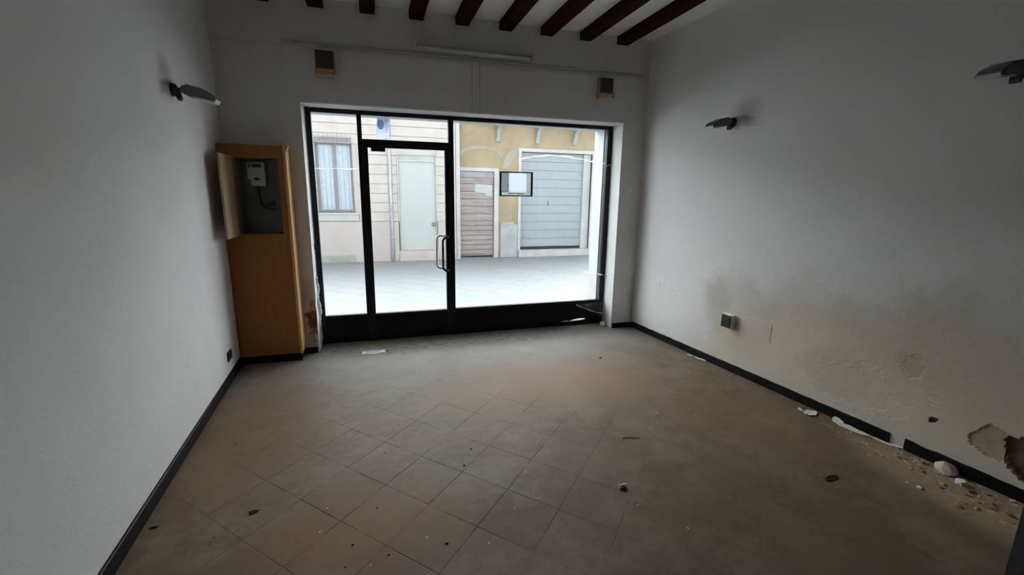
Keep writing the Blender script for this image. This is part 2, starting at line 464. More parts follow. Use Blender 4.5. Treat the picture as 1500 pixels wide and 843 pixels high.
# baseboards
def skirt(name, pts, h, t, jag=0, seed=0):
    """pts: plan polyline of the wall face; t towards the room (signed)"""
    bm = bmesh.new(); rnd = random.Random(seed); prev = None
    for k in range(len(pts)-1):
        a, b = Vector(pts[k]), Vector(pts[k+1]); n = max(2, int((b-a).length/.04)); d = (b-a).normalized(); q = Vector((-d.y, d.x))*t
        ring = None
        for i in range(n+1):
            p = a.lerp(b, i/n); hh = h + (rnd.uniform(-jag, jag) if jag else 0)
            r = [bm.verts.new((p.x, p.y, .0)), bm.verts.new((p.x+q.x, p.y+q.y, .0)), bm.verts.new((p.x+q.x, p.y+q.y, hh-.004)), bm.verts.new((p.x+q.x*.6, p.y+q.y*.6, hh)), bm.verts.new((p.x, p.y, hh))]
            if ring:
                for j in range(5): bm.faces.new((ring[j], ring[(j+1) % 5], r[(j+1) % 5], r[j]))
            else: bm.faces.new(r)
            ring = r
        bm.faces.new(ring[::-1])
    return tag(obj(name, bm, M_BASE), kind='structure')
skirt('baseboard_left', [(wl(-.215)+.001, -.215), (wl(YB)+.001, YB)], .082, .014)
skirt('baseboard_right', [(wr(-.012)-.001, -.012), (wr(-2.895)-.001, -2.895)], .072, -.014, .002, 1)
skirt('baseboard_right', [(wr(-2.985)-.001, -2.985), (wr(-3.94)-.001, -3.94)], .074, -.014, .004, 2)
skirt('baseboard_front', [(OW+.01, -.001), (wr(0)-.016, -.001)], .062, -.013, .001, 3)
skirt('baseboard_front', [(-.133, -.001), (-.012, -.001)], .058, -.013, .002, 4)

# ceiling beams
BX, BS = .704, .447
ordn = ['nearest the right wall', 'second from the right wall', 'third from the right wall', 'fourth from the right wall',
        'fifth from the right wall', 'sixth from the right wall', 'seventh from the right wall', 'eighth from the right wall', 'last one at the left wall']
bm = bmesh.new(); box(bm, (-.068, YB+.01, 3.262), (.068, -.002, CEIL+.0), .006)
beam0 = obj('ceiling_beam', bm, M_BEAM)
for i in range(9):
    o = beam0 if i == 0 else beam0.copy()
    if i: COL.objects.link(o)
    o.location = (BX - .068 + BS*(6-i), 0, 0)
    tag(o, 'dark red-brown wooden ceiling beam, ' + ordn[i], 'beam', 'ceiling beams')

# ------------------------------------------------------------------ shopfront frame
FY0, FY1 = .232, .285
def fbox(bm, x0, z0, x1, z1, y0=FY0, y1=FY1, b=.003): box(bm, (x0, y0, z0), (x1, y1, z1), b)
win = empty('window_1', (1.7, .26, 0), None, None); tag(win, kind='structure')
def wpart(name, bm, m, loc=None):
    o = obj(name, bm, m); o.parent = win; o.matrix_parent_inverse = Matrix.Translation(win.location).inverted(); return o
bm = bmesh.new()
fbox(bm, .005, 0, .055, 2.449); fbox(bm, 3.335, 0, 3.394, 2.449); fbox(bm, .055, 2.405, 3.335, 2.449)
fbox(bm, .482, .0, .528, 2.405); fbox(bm, 1.415, 0, 1.472, 2.405); fbox(bm, .528, 2.125, 1.415, 2.172)
box(bm, (.055, .270, 0), (3.335, .284, .05)); fbox(bm, .055, .285, .482, .315); fbox(bm, 1.472, .285, 3.335, .318)
fbox(bm, .50, .05, .562, 2.16, FY1+.001, FY1+.016, .002); fbox(bm, 1.385, .05, 1.44, 2.16, FY1+.001, FY1+.016, .002)
wpart('window_frame', bm, M_BLACK)
bm = bmesh.new(); fbox(bm, .055, 0, .482, .285, FY0+.012, FY1-.012, .001); wpart('kick_panel', bm, M_PANEL)
bm = bmesh.new()   # right kick panel with a torn slit low down that shows the street
y0, y1 = FY0+.010, FY0+.022
x0, x1 = 1.472, 3.335
sl = [(2.83, .052), (2.90, .055), (2.93, .049), (3.00, .053), (3.10, .058), (3.155, .068)]
su = [(2.83, .058), (2.90, .063), (2.93, .057), (3.00, .074), (3.10, .083), (3.155, .078)]
for pts in ([(x0, 0), (x1, 0), (x1, .068), (3.155, .068)] + sl[::-1][1:] + [(x0, .055)],
            [(x0, .055), (2.83, .052), (2.83, .058)] + su[1:] + [(3.155, .068), (x1, .068), (x1, .285), (x0, .285)]):
    prism(bm, pts, y0, y1, axis=1)
wpart('kick_panel', bm, M_PANEL)
for a, b, c, d in ((.055, .315, .482, 2.405), (.528, 2.172, 1.415, 2.405), (1.472, .318, 3.335, 2.405)):
    bm = bmesh.new(); box(bm, (a, .255, b), (c, .261, d)); wpart('window_pane', bm, M_GLASS)
# the glazed door
dr = empty('door_1', (.95, .26, 0), None, None); tag(dr, kind='structure')
def dpart(name, bm, m, parent=dr):
    o = obj(name, bm, m); o.parent = parent; o.matrix_parent_inverse = Matrix.Translation(dr.location).inverted(); return o
bm = bmesh.new()
fbox(bm, .530, .004, .578, 2.123, FY0-.004, FY1-.004); fbox(bm, 1.372, .004, 1.413, 2.123, FY0-.004, FY1-.004)
fbox(bm, .578, 2.09, 1.372, 2.123, FY0-.004, FY1-.004); fbox(bm, .578, .285, 1.372, .312, FY0-.004, FY1-.004)
dpart('door_frame', bm, M_BLACK)
bm = bmesh.new(); fbox(bm, .578, .004, 1.372, .285, FY0+.006, FY1-.016, .001); dpart('kick_panel', bm, M_PANEL)
bm = bmesh.new(); box(bm, (.578, .252, .312), (1.372, .258, 2.09)); dpart('door_pane', bm, M_GLASS)
bm = bmesh.new(); box(bm, (.608, .205, 2.050), (.752, .236, 2.10), .004); dpart('door_closer', bm, M_BLACK)
def dhandle(y, yf, x, xb):
    bm = bmesh.new(); r = .013; z0, z1 = .775, 1.155
    pts = [(xb, yf, z0)]
    for k in range(7):
        a = math.pi/2*k/6; pts.append((x+.05-.05*math.sin(a), y, z0+.05-.05*math.cos(a)))
    pts[1] = (x+.045, y, z0); 
    for k in range(7):
        a = math.pi/2*k/6; pts.append((x+.05-.05*math.cos(a), y, z1-.05+.05*math.sin(a)))
    pts.append((xb, yf, z1))
    tube(bm, pts, r, 10); return bm
dpart('door_handle', dhandle(.165, .226, 1.325, 1.392), M_BLACK)
tag(dpart('door_handle', dhandle(.40, .283, 1.285, 1.392), M_STEEL), 'grey outer pull handle')

bm = bmesh.new(); box(bm, (.001, .200, 1.045), (.022, .232, 1.11), .004); box(bm, (.022, .208, 1.055), (.034, .224, 1.075), .002); wpart('latch', bm, M_BLACK)
# roller shutter guide on the outer jamb
bm = bmesh.new()
box(bm, (3.352, .31, 0), (3.394, .322, 2.44), .002); box(bm, (3.352, .36, 0), (3.394, .372, 2.44), .002); box(bm, (3.388, .31, 0), (3.395, .372, 2.44))
tag(obj('trim_2', bm, M_STEEL), kind='structure')
# shutter box boarding above the opening
bm = bmesh.new()
box(bm, (-.115, -.016, 2.452), (1.622, -.001, 2.945), .003); box(bm, (1.706, -.016, 2.452), (3.60, -.001, 2.945), .003)
box(bm, (1.628, -.020, 2.452), (1.700, -.001, 2.945), .003)
tag(obj('trim_3', bm, M_FRONT), kind='structure')

# cable trunking, tube light
bm = bmesh.new()
tube(bm, [(-.115, -.014, 2.966), (1.0, -.014, 2.962), (2.2, -.014, 2.966), (3.62, -.014, 2.972)], .009, 8)
for x in (-.02, .75, 1.6, 2.5, 3.3): box(bm, (x-.008, -.026, 2.950), (x+.008, -.001, 2.982), .002)
tag(obj('cable_conduit', bm, M_CONDUIT), 'thin painted cable conduit running along the wall above the shopfront', 'conduit')
tl = empty('tube_light', (1.655, 0, 3.02), 'long unlit batten light on the wall above the shopfront', 'light')
bm = bmesh.new(); prism(bm, [(-.002, .028), (-.045, .020), (-.050, -.012), (-.002, -.026)], -.60, .60, axis=0); obj('housing', bm, M_CONDUIT, tl)
bm = bmesh.new(); tube(bm, [(-.575, -.068, -.008), (.575, -.068, -.008)], .013, 12); obj('lamp_tube', bm, M_TUBE, tl)
for sx in (-1, 1):
    bm = bmesh.new(); box(bm, (sx*.60-.014, -.085, -.032), (sx*.60+.014, -.002, .034), .004); obj('end_cap', bm, M_CONDUIT, tl)

# wall speakers / alarm sounders
def sounder(x, label, red):
    r = empty('alarm_sounder', (x, 0, 2.672), label, 'alarm', 'alarm boxes above the shopfront')
    w = .085
    bm = bmesh.new()
    box(bm, (-w, -.085, .0), (w, -.002, .225), .008)
    prism(bm, [(-.086, .004), (-.112, .012), (-.110, .055), (-.086, .066)], -w-.004, w+.012, axis=0)
    obj('housing', bm, M_BEIGE, r)
    bm = bmesh.new(); box(bm, (-w+.006, -.094, .068), (w-.012, -.084, .218), .004)
    for k in range(9):
        z = .080 + k*.016
        box(bm, (-w+.014, -.0965, z), (w-.020, -.093, z+.006))
    obj('grille', bm, M_GRILLE, r)
    bm = bmesh.new(); tube(bm, [(w-.018, -.107, .026), (w-.018, -.116, .026)], .008, 12); obj('indicator', bm, red, r)
    return r
sounder(.245, 'small beige alarm box with dark grille above the left end of the shopfront', M_RED)
sounder(3.113, 'small beige alarm box with dark grille above the right end of the shopfront', M_DARK)

# wall lamps
def lamp(loc, sx, label, tilt=.30, yaw=0.0):
    """sx=+1: sticks out towards +x (left wall)"""
    r = empty('wall_lamp', loc, label, 'wall lamp', 'wall lamps on the side walls')
    bm = bmesh.new()
    tube(bm, [(sx*.001, 0, 0), (sx*.022, 0, 0), (sx*.034, 0, 0)], [.042, .040, .022], 20); obj('wall_mount', bm, M_LAMPD, r)
    bm = bmesh.new()
    tube(bm, [(sx*.028, 0, .002), (sx*.052, 0, .004), (sx*.075, 0, -.002)], [.013, .012, .013], 10)
    prism(bm, [(sx*.010, -.012), (sx*.040, .004), (sx*.052, -.050), (sx*.044, -.066), (sx*.034, -.066)], -.022, .022, axis=1)
    obj('bracket', bm, M_LAMPD, r)
    M = Matrix.Translation((sx*.065, 0, .0)) @ Matrix.Rotation(yaw, 4, 'Z') @ Matrix.Rotation(sx*tilt, 4, 'Y')
    L = .205
    prof = [(0, .020), (.03, .034), (.13, .034), (L-.03, .020), (L, -.006), (L-.01, -.020), (.03, -.030), (0, -.014)]
    bm = bmesh.new()
    prism(bm, [(sx*a, b) for a, b in prof], -.062, .062, axis=1)
    bmesh.ops.bevel(bm, geom=list(bm.edges), offset=.006, segments=2, affect='EDGES')
    for k in range(6):
        x = .022 + k*.018
        box(bm, (min(sx*x, sx*(x+.004)), -.045, .030), (max(sx*x, sx*(x+.004)), .045, .042))
    bmesh.ops.transform(bm, matrix=M, verts=bm.verts); obj('lamp_head', bm, M_LAMP, r)
    bm = bmesh.new()
    a, b = sorted((sx*.075, sx*(L-.004)))
    box(bm, (a, -.052, -.034), (b, .052, -.018), .005)
    prism(bm, [(sx*(L-.045), .018), (sx*(L+.004), -.006), (sx*(L-.004), -.024), (sx*(L-.06), -.026)], -.05, .05, axis=1)
    bmesh.ops.transform(bm, matrix=M, verts=bm.verts); obj('lamp_glass', bm, M_TUBE, r)
    return r
lamp((wl(-1.12), -1.12, 2.285), 1, 'grey floodlight lamp on bracket high on the left wall', .22)
lamp((wr(-1.27), -1.27, 2.305), -1, 'grey floodlight lamp on the right wall nearer the shopfront', .20)
lamp((wr(-3.14), -3.14, 2.320), -1, 'grey floodlight lamp cut off at the right edge, nearest the viewer', .18)

# ------------------------------------------------------------------ meter cabinet
CX0, CX1, CY, CT = -.672, -.140, -.205, 2.035
cab = empty('meter_cabinet', (-.40, -.1, 0), 'tall narrow orange-brown wooden cabinet in the corner with open meter hatch', 'cabinet')
def cpart(name, bm, m, parent=None):
    o = obj(name, bm, m); o.parent = parent or cab
    o.matrix_parent_inverse = Matrix.Translation(cab.location).inverted(); return o
HX0, HX1, HZ0, HZ1 = -.545, -.200, 1.245, 1.920
bm = bmesh.new()
t_ = .018
box(bm, (CX0, CY, .075), (HX0, CY+t_, CT)); box(bm, (HX1, CY, .075), (CX1, CY+t_, CT))
box(bm, (HX0, CY, .075), (HX1, CY+t_, HZ0)); box(bm, (HX0, CY, HZ1), (HX1, CY+t_, CT))
box(bm, (CX0, CY+t_, .075), (CX0+t_, -.003, CT-.001)); box(bm, (CX1-t_, CY+t_, .075), (CX1-.001, -.003, CT-.001))
box(bm, (CX0+t_, CY+t_, CT-t_), (CX1-t_, -.003, CT-.001))
cpart('body', bm, M_CAB)
bm = bmesh.new(); box(bm, (CX0+.002, CY-.004, 0), (CX1+.004, -.015, .075), .002); cpart('plinth', bm, M_BASE)
bm = bmesh.new(); box(bm, (CX1, CY-.006, .074), (CX1+.013, -.006, CT+.002), .003)
box(bm, (CX1-.010, CY-.008, .074), (CX1+.010, CY+.004, CT+.002), .003)
prism(bm, [(CX1-.012, CT-.03), (CX1+.018, CT-.045), (CX1+.038, CT-.004), (CX1+.020, CT+.024), (CX1-.004, CT+.004)], CY-.010, CY+.05, axis=1)
cpart('lit_corner_trim', bm, M_CABLIT)
bm = bmesh.new()
box(bm, (HX0-.03, -.016, HZ0-.03), (HX1+.03, -.004, HZ1+.03)); box(bm, (HX0-.012, CY+t_, HZ0-.012), (HX0, -.016, HZ1+.012))
box(bm, (HX1, CY+t_, HZ0-.012), (HX1+.012, -.016, HZ1+.012)); box(bm, (HX0, CY+t_, HZ0-.012), (HX1, -.016, HZ0)); box(bm, (HX0, CY+t_, HZ1), (HX1, -.016, HZ1+.012))
cpart('meter_recess', bm, M_GREYMETAL)
bm = bmesh.new(); box(bm, (HX0-.034, CY-.345, HZ0-.01), (HX0-.016, CY-.004, HZ1+.012), .002)
hd = cpart('door', bm, M_FLAP); tag(hd, 'tan inner face of open hatch door')
for z in (1.36, 1.80):
    bm = bmesh.new(); tube(bm, [(HX0-.012, CY-.006, z-.03), (HX0-.012, CY-.006, z+.03)], .006, 8)
    cpart('hinge', bm, M_STEEL, None)
# meter with trip switch and cable
mt = empty('electricity_meter', (-.41, -.05, 1.68), 'light grey electricity meter with red switch inside the open hatch', 'meter')
bm = bmesh.new()
box(bm, (-.072, -.030, .055), (.072, .034, .212), .006); box(bm, (-.050, -.026, 0), (.072, .034, .058), .006)
obj('meter_case', bm, M_PLASTIC, mt)
bm = bmesh.new(); box(bm, (-.026, -.036, .165), (.046, -.028, .196), .003); obj('display', bm, M_DARK, mt)
bm = bmesh.new(); box(bm, (-.062, -.040, .160), (-.036, -.028, .200), .003); obj('switch', bm, M_RED, mt)
bm = bmesh.new()
for k in range(14):
    a = 2*math.pi*k/14
v = [bm.verts.new((.004+.024*math.cos(2*math.pi*k/16), -.030, .062+.012*math.sin(2*math.pi*k/16))) for k in range(16)]
f = bm.faces.new(v); r_ = bmesh.ops.extrude_face_region(bm, geom=[f]); bmesh.ops.translate(bm, vec=(0, -.006, 0), verts=[x for x in r_['geom'] if isinstance(x, bmesh.types.BMVert)])
obj('dial', bm, M_DARK, mt)
bm = bmesh.new()
P = [(.00, .01, .002), (.000, .005, -.06), (.003, .0, -.12), (.020, -.002, -.175), (.050, 0, -.205), (.085, .005, -.222), (.130, .012, -.224)]
sm = []
for i in range(len(P)-1):
    for k in range(4): sm.append(Vector(P[i]).lerp(Vector(P[i+1]), k/4))
sm.append(Vector(P[-1])); tube(bm, sm, .0065, 8)
obj('cable', bm, M_DARK, mt)
bm = bmesh.new(); prism(bm, [(.045, -.165), (.075, -.160), (.125, -.128), (.128, -.182), (.070, -.190)], -.015, .030, axis=1)
bmesh.ops.bevel(bm, geom=list(bm.edges), offset=.004, segments=1, affect='EDGES')
tag(obj('junction_plug', bm, M_DARK, mt), 'black plug hanging by the cable')

# ------------------------------------------------------------------ sockets
def socket(name, M, w, h, t, label, front, side):
    r = empty(name, (0, 0, 0), label, 'socket'); r.matrix_world = M
    bm = bmesh.new(); box(bm, (-w/2, -t, -h/2), (w/2, -.001, h/2), .004); obj('box', bm, side, r)
    bm = bmesh.new(); box(bm, (-w/2+.004, -t-.005, -h/2+.006), (w/2-.004, -t+.001, h/2-.006), .002); obj('cover_plate', bm, front, r)
    bm = bmesh.new()
    for k in (-1, 0, 1): box(bm, (k*w*.27-w*.11, -t-.0085, -h*.27), (k*w*.27+w*.11, -t-.004, h*.27), .002)
    obj('module', bm, M_DARK, r)
    return r
def wallM(y, z, side):
    x = wl(y) if side < 0 else wr(y); k = KL if side < 0 else KR
    # local -y faces the room
    out = Vector((1, k, 0)) if side < 0 else Vector((-1, -k, 0)); out.normalize()
    ey = -out; ez = Vector((0, 0, 1)); ex = ey.cross(ez)
    return Matrix(((ex.x, ey.x, ez.x, x), (ex.y, ey.y, ez.y, y), (ex.z, ey.z, ez.z, z), (0, 0, 0, 1)))
socket('wall_socket', wallM(-.56, .225, -1), .135, .085, .006, 'flat black socket plate low on the left wall beside the cabinet', M_DARK, M_DARK)
socket('wall_socket', wallM(-1.49, .485, 1), .115, .135, .055, 'white surface-mounted box with black socket front on the right wall', M_DARK, M_WPLAST)
bm = bmesh.new(); box(bm, (-.12, -.0030, -.088), (.12, -.0005, .088), .001); bmesh.ops.transform(bm, matrix=wallM(-1.80, .492, 1), verts=bm.verts)
o = obj('blanking_plate', bm, M_RIGHT)
tag(o, 'painted-over rectangular blanking plate on the right wall beside the white socket box', 'wall plate')

# ------------------------------------------------------------------ things on the glass
ns = empty('paper_notice', (.745, .246, 2.30), 'pale blue printed sheet stuck in the pane over the door', 'notice')
bm = bmesh.new(); prism(bm, [(-.078, -.112), (-.060, .100), (-.055, .108), (.052, .098), (.062, .090), (.048, -.114)], 0, .002, axis=1); obj('sheet', bm, M_BLUEPAPER, ns)
bm = bmesh.new(); prism(bm, [(-.028+.034*math.cos(a*math.pi/12), .022+.050*math.sin(a*math.pi/12)) for a in range(24)], -.0015, 0, axis=1); tag(obj('emblem', bm, M_INKF, ns), 'grey violet oval printed on the sheet')
bm = bmesh.new()
for k in range(6): box(bm, (.014, -.0012, .060-k*.022), (.014+random.uniform(.018, .03), 0, .066-k*.022))
obj('text_lines', bm, M_INKF, ns)

fs = empty('framed_notice', (2.193, .240, 1.75), 'dark-framed notice with a white sheet hanging on the right shop window', 'notice')
bm = bmesh.new(); W_, H_ = .2, .139
box(bm, (-W_, -.010, -H_), (-W_+.022, .010, H_), .002); box(bm, (W_-.022, -.010, -H_), (W_, .010, H_), .002)
box(bm, (-W_+.022, -.010, H_-.013), (W_-.022, .010, H_), .002); box(bm, (-W_+.022, -.010, -H_), (W_-.022, .010, -H_+.012), .002)
obj('frame', bm, M_DARK, fs)
bm = bmesh.new(); Z0_, Z1_, X0_, X1_ = -H_+.012, H_-.013, -W_+.022, W_-.022
box(bm, (X0_, .002, Z0_), (X1_, .003, -.092)); box(bm, (.125, .002, -.092), (X1_, .003, Z1_)); box(bm, (-.092, .002, -.092), (-.085, .003, Z1_)); box(bm, (X0_, .002, -.092), (-.172, .003, Z1_)); obj('backing', bm, M_CARD, fs)
bm = bmesh.new(); box(bm, (-.085, -.001, -.092), (.125, .0015, .120)); obj('sheet', bm, M_SHEET, fs)
bm = bmesh.new()
x = -.088
for wd in (.010, .014, .008, .012, .009, .011, 0, .012, .009, .014, .007, .013, .010, .012):
    if wd: box(bm, (x, -.0008, -.113), (x+wd*.8, .0018, -.102))
    x += wd + .0025 if wd else .014
for a, b in ((-.175, -.150), (-.145, -.118), (-.112, -.100), (.135, .160)): box(bm, (a, -.0008, -.088), (b, .0018, -.083))
for a in range(5): box(bm, (-.108, -.0008, -.03+a*.007), (-.108+.012+.004*(a % 2), .0018, -.027+a*.007))
obj('lettering', bm, M_INK, fs)
bm = bmesh.new(); box(bm, (-.172, .001, -.092), (-.092, .002, .126)); obj('picture', bm, M_PRINT, fs)

def ribbon(name, pts, w, m, label, cat):
    bm = bmesh.new(); pr = None
    N = []
    for i in range(len(pts)-1):
        for k in range(8): N.append(Vector(pts[i]).lerp(Vector(pts[i+1]), k/8))
    N.append(Vector(pts[-1]))
    for i, p in enumerate(N):
        p = p + Vector((0, .0015*math.sin(i*1.7), .003*math.sin(i*.9)))
        ww = w*(.7+.3*math.sin(i*.55+1))
        r = [bm.verts.new(p + Vector((0, 0, ww))), bm.verts.new(p + Vector((0, .002*math.sin(i), -ww))), bm.verts.new(p + Vector((0, -.0012, 0)))]
        if pr:
            bm.faces.new((pr[0], pr[2], r[2], r[0])); bm.faces.new((pr[2], pr[1], r[1], r[2]))
        pr = r
    return tag(obj(name, bm, m), label, cat)
ribbon('clear_tape', [(.055, .248, 1.862), (.26, .248, 1.868), (.482, .248, 1.872)], .006, M_TAPE, 'strip of clear tape stuck across the left narrow pane', 'tape')
ribbon('clear_tape', [(2.24, .248, 2.03), (2.4, .248, 2.065), (2.6, .248, 2.085), (2.85, .248, 2.075), (3.1, .248, 2.04), (3.33, .248, 2.015)], .010, M_TAPE, 'curved strip of clear tape across the upper right shop window', 'tape')
ribbon('plastic_strap', [(3.10, .225, .688), (3.25, .222, .672), (3.36, .220, .640), (3.392, .16, .628)], .011, M_TAPE, 'loose clear plastic strap crossing the right window frame', 'strap')
ribbon('plastic_strap', [(3.325, .225, 1.985), (3.36, .224, 1.992), (3.393, .18, 2.004)], .008, M_TAPE, 'short bit of clear plastic across the right frame upright, high up', 'strap')
# torn film hanging over the lower right corner
bm = bmesh.new(); nU, nV = 16, 10; G = []
for i in range(nU+1):
    row = []
    for j in range(nV+1):
        u, v = i/nU, j/nV
        x = 3.0 + .385*u; zt = .285 ; zb = .268 - .165*u - .02*math.sin(u*9)
        z = zt + (zb-zt)*v
        row.append(bm.verts.new((x, .205 + .012*math.sin(u*11+v*4) - .02*v*u, z)))
    G.append(row)
for i in range(nU):
    for j in range(nV): bm.faces.new((G[i][j], G[i+1][j], G[i+1][j+1], G[i][j+1]))
tag(obj('plastic_film', bm, M_FILM, smooth=True), 'torn clear plastic film hanging over the lower right corner of the black panel', 'plastic film')
ribbon('plastic_strap', [(3.0, .195, .275), (3.12, .188, .225), (3.25, .178, .172), (3.35, .170, .152), (3.39, .17, .150)], .006, M_PAPER, 'pale edge strip hanging over the black panel at its right end', 'strap')

# ------------------------------------------------------------------ debris
def lump(r, flat=.6, seed=0, n=16):
    """angular broken chunk, flat on its underside"""
    rnd = random.Random(seed*7+1); bm = bmesh.new()
    for k in range(n):
        v = Vector((rnd.gauss(0, 1), rnd.gauss(0, 1), rnd.gauss(0, 1))).normalized() * rnd.uniform(.75, 1.1) * r
        v.y *= .8; v.z = max(v.z*flat, -.35*r*flat); bm.verts.new(v)
    o = bmesh.ops.convex_hull(bm, input=list(bm.verts))
    bmesh.ops.delete(bm, geom=[v for v in o['geom_interior'] if isinstance(v, bmesh.types.BMVert)], context='VERTS')
    zmin = min(v.co.z for v in bm.verts)
    for v in bm.verts: v.co.z -= zmin
    return bm
def flake(w, l, t, seed=0, curl=.0, n=14):
    rnd = random.Random(seed); bm = bmesh.new()
    top = [];bot = []
    for ring in (0, .5, 1):
        T, B = [], []
        for k in range(n):
            a = 2*math.pi*k/n; q = random.Random(seed*31+k).uniform(.7, 1.12)*ring
            x, y = w*q*math.cos(a), l*q*math.sin(a); z = curl*(x*x/w/w + y*y/l/l*.4)
            T.append((x, y, z+t)); B.append((x, y, z))
        top.append(T); bot.append(B)
    def mk(rings, flip):
        c = bm.verts.new(rings[0][0]); R1 = [bm.verts.new(p) for p in rings[1]]; R2 = [bm.verts.new(p) for p in rings[2]]
        for k in range(n):
            j = (k+1) % n
            bm.faces.new((c, R1[k], R1[j])); bm.faces.new((R1[k], R2[k], R2[j], R1[j]))
        return R2
    a, b = mk(top, 0), mk(bot, 1)
    for k in range(n): j = (k+1) % n; bm.faces.new((a[k], a[j], b[j], b[k]))
    return bm
def put(name, bm, m, x, y, label, cat, group=None, z=.0, rz=None, rx=0, ry=0):
    o = obj(name, bm, m, loc=(x, y, z+.0002)); o.rotation_euler = (rx, ry, random.uniform(0, 6.28) if rz is None else rz)
    return tag(o, label, cat, group)
put('cork_stub', (lambda bm: (tube(bm, [(-.022, 0, .011), (0, 0, .0115), (.022, 0, .011)], .0105, 14), bm)[1])(bmesh.new()), M_FLAKE, 1.897, -2.825, 'pale cylindrical stub lying on the floor right of centre', 'stub', rz=.1)
put('dry_leaf', flake(.062, .022, .002, 5, .008), M_LEAF, 3.146, -3.094, 'dark curled dry leaf on the floor near the right wall', 'leaf', rz=.1)
put('dry_leaf', flake(.026, .010, .002, 6, .004), M_LEAF, 2.764, -.923, 'small dark dry leaf on the floor towards the right end of the shopfront', 'leaf', rz=.3)
put('dry_leaf', flake(.026, .013, .002, 9, .006), M_LEAF, -.062, -2.476, 'small dark curled leaf on the floor at the lower left', 'leaf', rz=.2)
put('dry_leaf', flake(.022, .008, .002, 10, .004), M_LEAF, -.506, -2.465, 'tiny dark leaf beside the left baseboard', 'leaf', rz=0)
put('twig', (lambda bm: (tube(bm, [(-.06, 0, .003), (-.02, .006, .004), (.02, 0, .005), (.06, -.006, .003)], .0022, 6), bm)[1])(bmesh.new()), M_LEAF, 2.23, -2.37, 'thin dark twig lying on the floor right of centre', 'twig', rz=-.2)
# printed paper by the threshold
pn = empty('paper_sheet', (.535, -.15, .0), 'white printed sheet lying on the floor in front of the door', 'paper', rz=.02)
bm = bmesh.new(); G = []
for i in range(9):
    G.append([bm.verts.new((-.115+.23*i/8 + .008*(j % 2), -.052+.1*j/4, .003+.0035*math.sin(i*1.1+j))) for j in range(5)])
for i in range(8):
    for j in range(4): bm.faces.new((G[i][j], G[i+1][j], G[i+1][j+1], G[i][j+1]))
obj('sheet', bm, M_PAPER, pn)
bm = bmesh.new()
for k in range(4): box(bm, (-.08+.02*(k % 2), -.034+k*.02, .0075), (.05+.02*(k % 3), -.030+k*.02, .0085))
obj('text_lines', bm, M_INK, pn)
put('dark_crumb', lump(.014, .6, 3), M_CRUMB, .672, -.16, 'black crumb at the corner of the paper sheet', 'crumb')

crumbs = [(1.142, -2.208, .011), (1.065, -2.373, .014), (.868, -2.965, .014), (.60, -2.10, .008), (.62, -1.90, .008), (.30, -1.35, .008),
          (1.62, -2.03, .009), (1.70, -1.98, .007), (2.02, -1.93, .010), (1.55, -1.87, .007), (.55, -2.62, .009), (.44, -2.85, .010), (.60, -2.96, .010),
          (.41, -2.98, .009), (1.90, -2.96, .010), (2.30, -2.93, .007), (2.68, -2.60, .006), (2.45, -2.25, .007), (-.30, -1.55, .008), (-.34, -1.72, .008),
          (-.20, -2.62, .008), (.18, -.95, .007), (.95, -.85, .006), (2.28, -1.50, .007), (1.1, -1.05, .006), (2.7, -1.75, .006), (.05, -.55, .009), (-.1, -.42, .010)]
base = [lump(1, .6, k) for k in range(3)]
cm = []
for k, b in enumerate(base):
    me = bpy.data.meshes.new('dark_crumb'); bmesh.ops.recalc_face_normals(b, faces=b.faces); b.to_mesh(me); b.free(); me.materials.append(M_CRUMB); cm.append(me)
for i, (x, y, r) in enumerate(crumbs):
    o = bpy.data.objects.new('dark_crumb', cm[i % 3]); COL.objects.link(o)
    r *= .72; o.location = (x, y, .0002); o.scale = (r, r*random.uniform(.7, 1.1), r); o.rotation_euler = (0, 0, random.uniform(0, 6))
    tag(o, 'small black crumb lying loose on the tiled floor', 'crumb', 'black crumbs scattered over the floor')
chips = [(.12, -2.35, .008), (.30, -2.55, .009), (.70, -2.45, .006), (1.17, -2.80, .010), (1.25, -2.82, .006), (1.40, -2.78, .009), (1.06, -3.02, .010),
         (.78, -2.90, .008), (.28, -2.72, .007), (.12, -2.02, .006), (2.62, -2.10, .009), (2.05, -3.20, .008), (.52, -3.0, .008), (1.62, -1.45, .007), (2.9, -2.2, .008), (1.0, -2.85, .006), (1.9, -2.98, .007)]
fm = []
for k in range(3):
    b = lump(1, .35, k+11); me = bpy.data.meshes.new('plaster_chip'); bmesh.ops.recalc_face_normals(b, faces=b.faces); b.to_mesh(me); b.free(); me.materials.append(M_FLAKE); fm.append(me)
for i, (x, y, r) in enumerate(chips):
    r *= .8
    o = bpy.data.objects.new('plaster_chip', fm[i % 3]); COL.objects.link(o)
    o.location = (x, y, .0002); o.scale = (r*1.2, r*.8, r); o.rotation_euler = (0, 0, random.uniform(0, 6))
    tag(o, 'tiny white plaster chip lying loose on the tiled floor', 'plaster chip', 'white plaster chips scattered over the floor')

# fallen plaster along the right wall
put('plaster_flake', flake(.062, .040, .005, 21, .008), M_FLAKE, 3.775, -2.43, 'crumpled white plaster flake on the floor where the right baseboard runs, farther of two', 'plaster flake', rz=.4)
put('plaster_flake', flake(.030, .018, .004, 26, .004), M_FLAKE, 3.755, -2.36, 'small white plaster flake beside the farther crumpled flake by the right baseboard', 'plaster flake', rz=1)
put('plaster_flake', flake(.13, .032, .006, 22, .008), M_FLAKE, 3.845, -2.70, 'long thin white plaster flake lying along the right baseboard', 'plaster flake', rz=-1.45)
put('plaster_flake', flake(.026, .040, .004, 23, .005), M_FLAKE, 3.850, -2.585, 'white plaster flake leaning up against the right baseboard', 'plaster flake', rz=.3, ry=-.9, z=.012)
put('plaster_flake', flake(.075, .016, .005, 24, .004), M_FLAKE, 3.885, -2.885, 'narrow white plaster flake before the gap in the right baseboard', 'plaster flake', rz=-1.4)
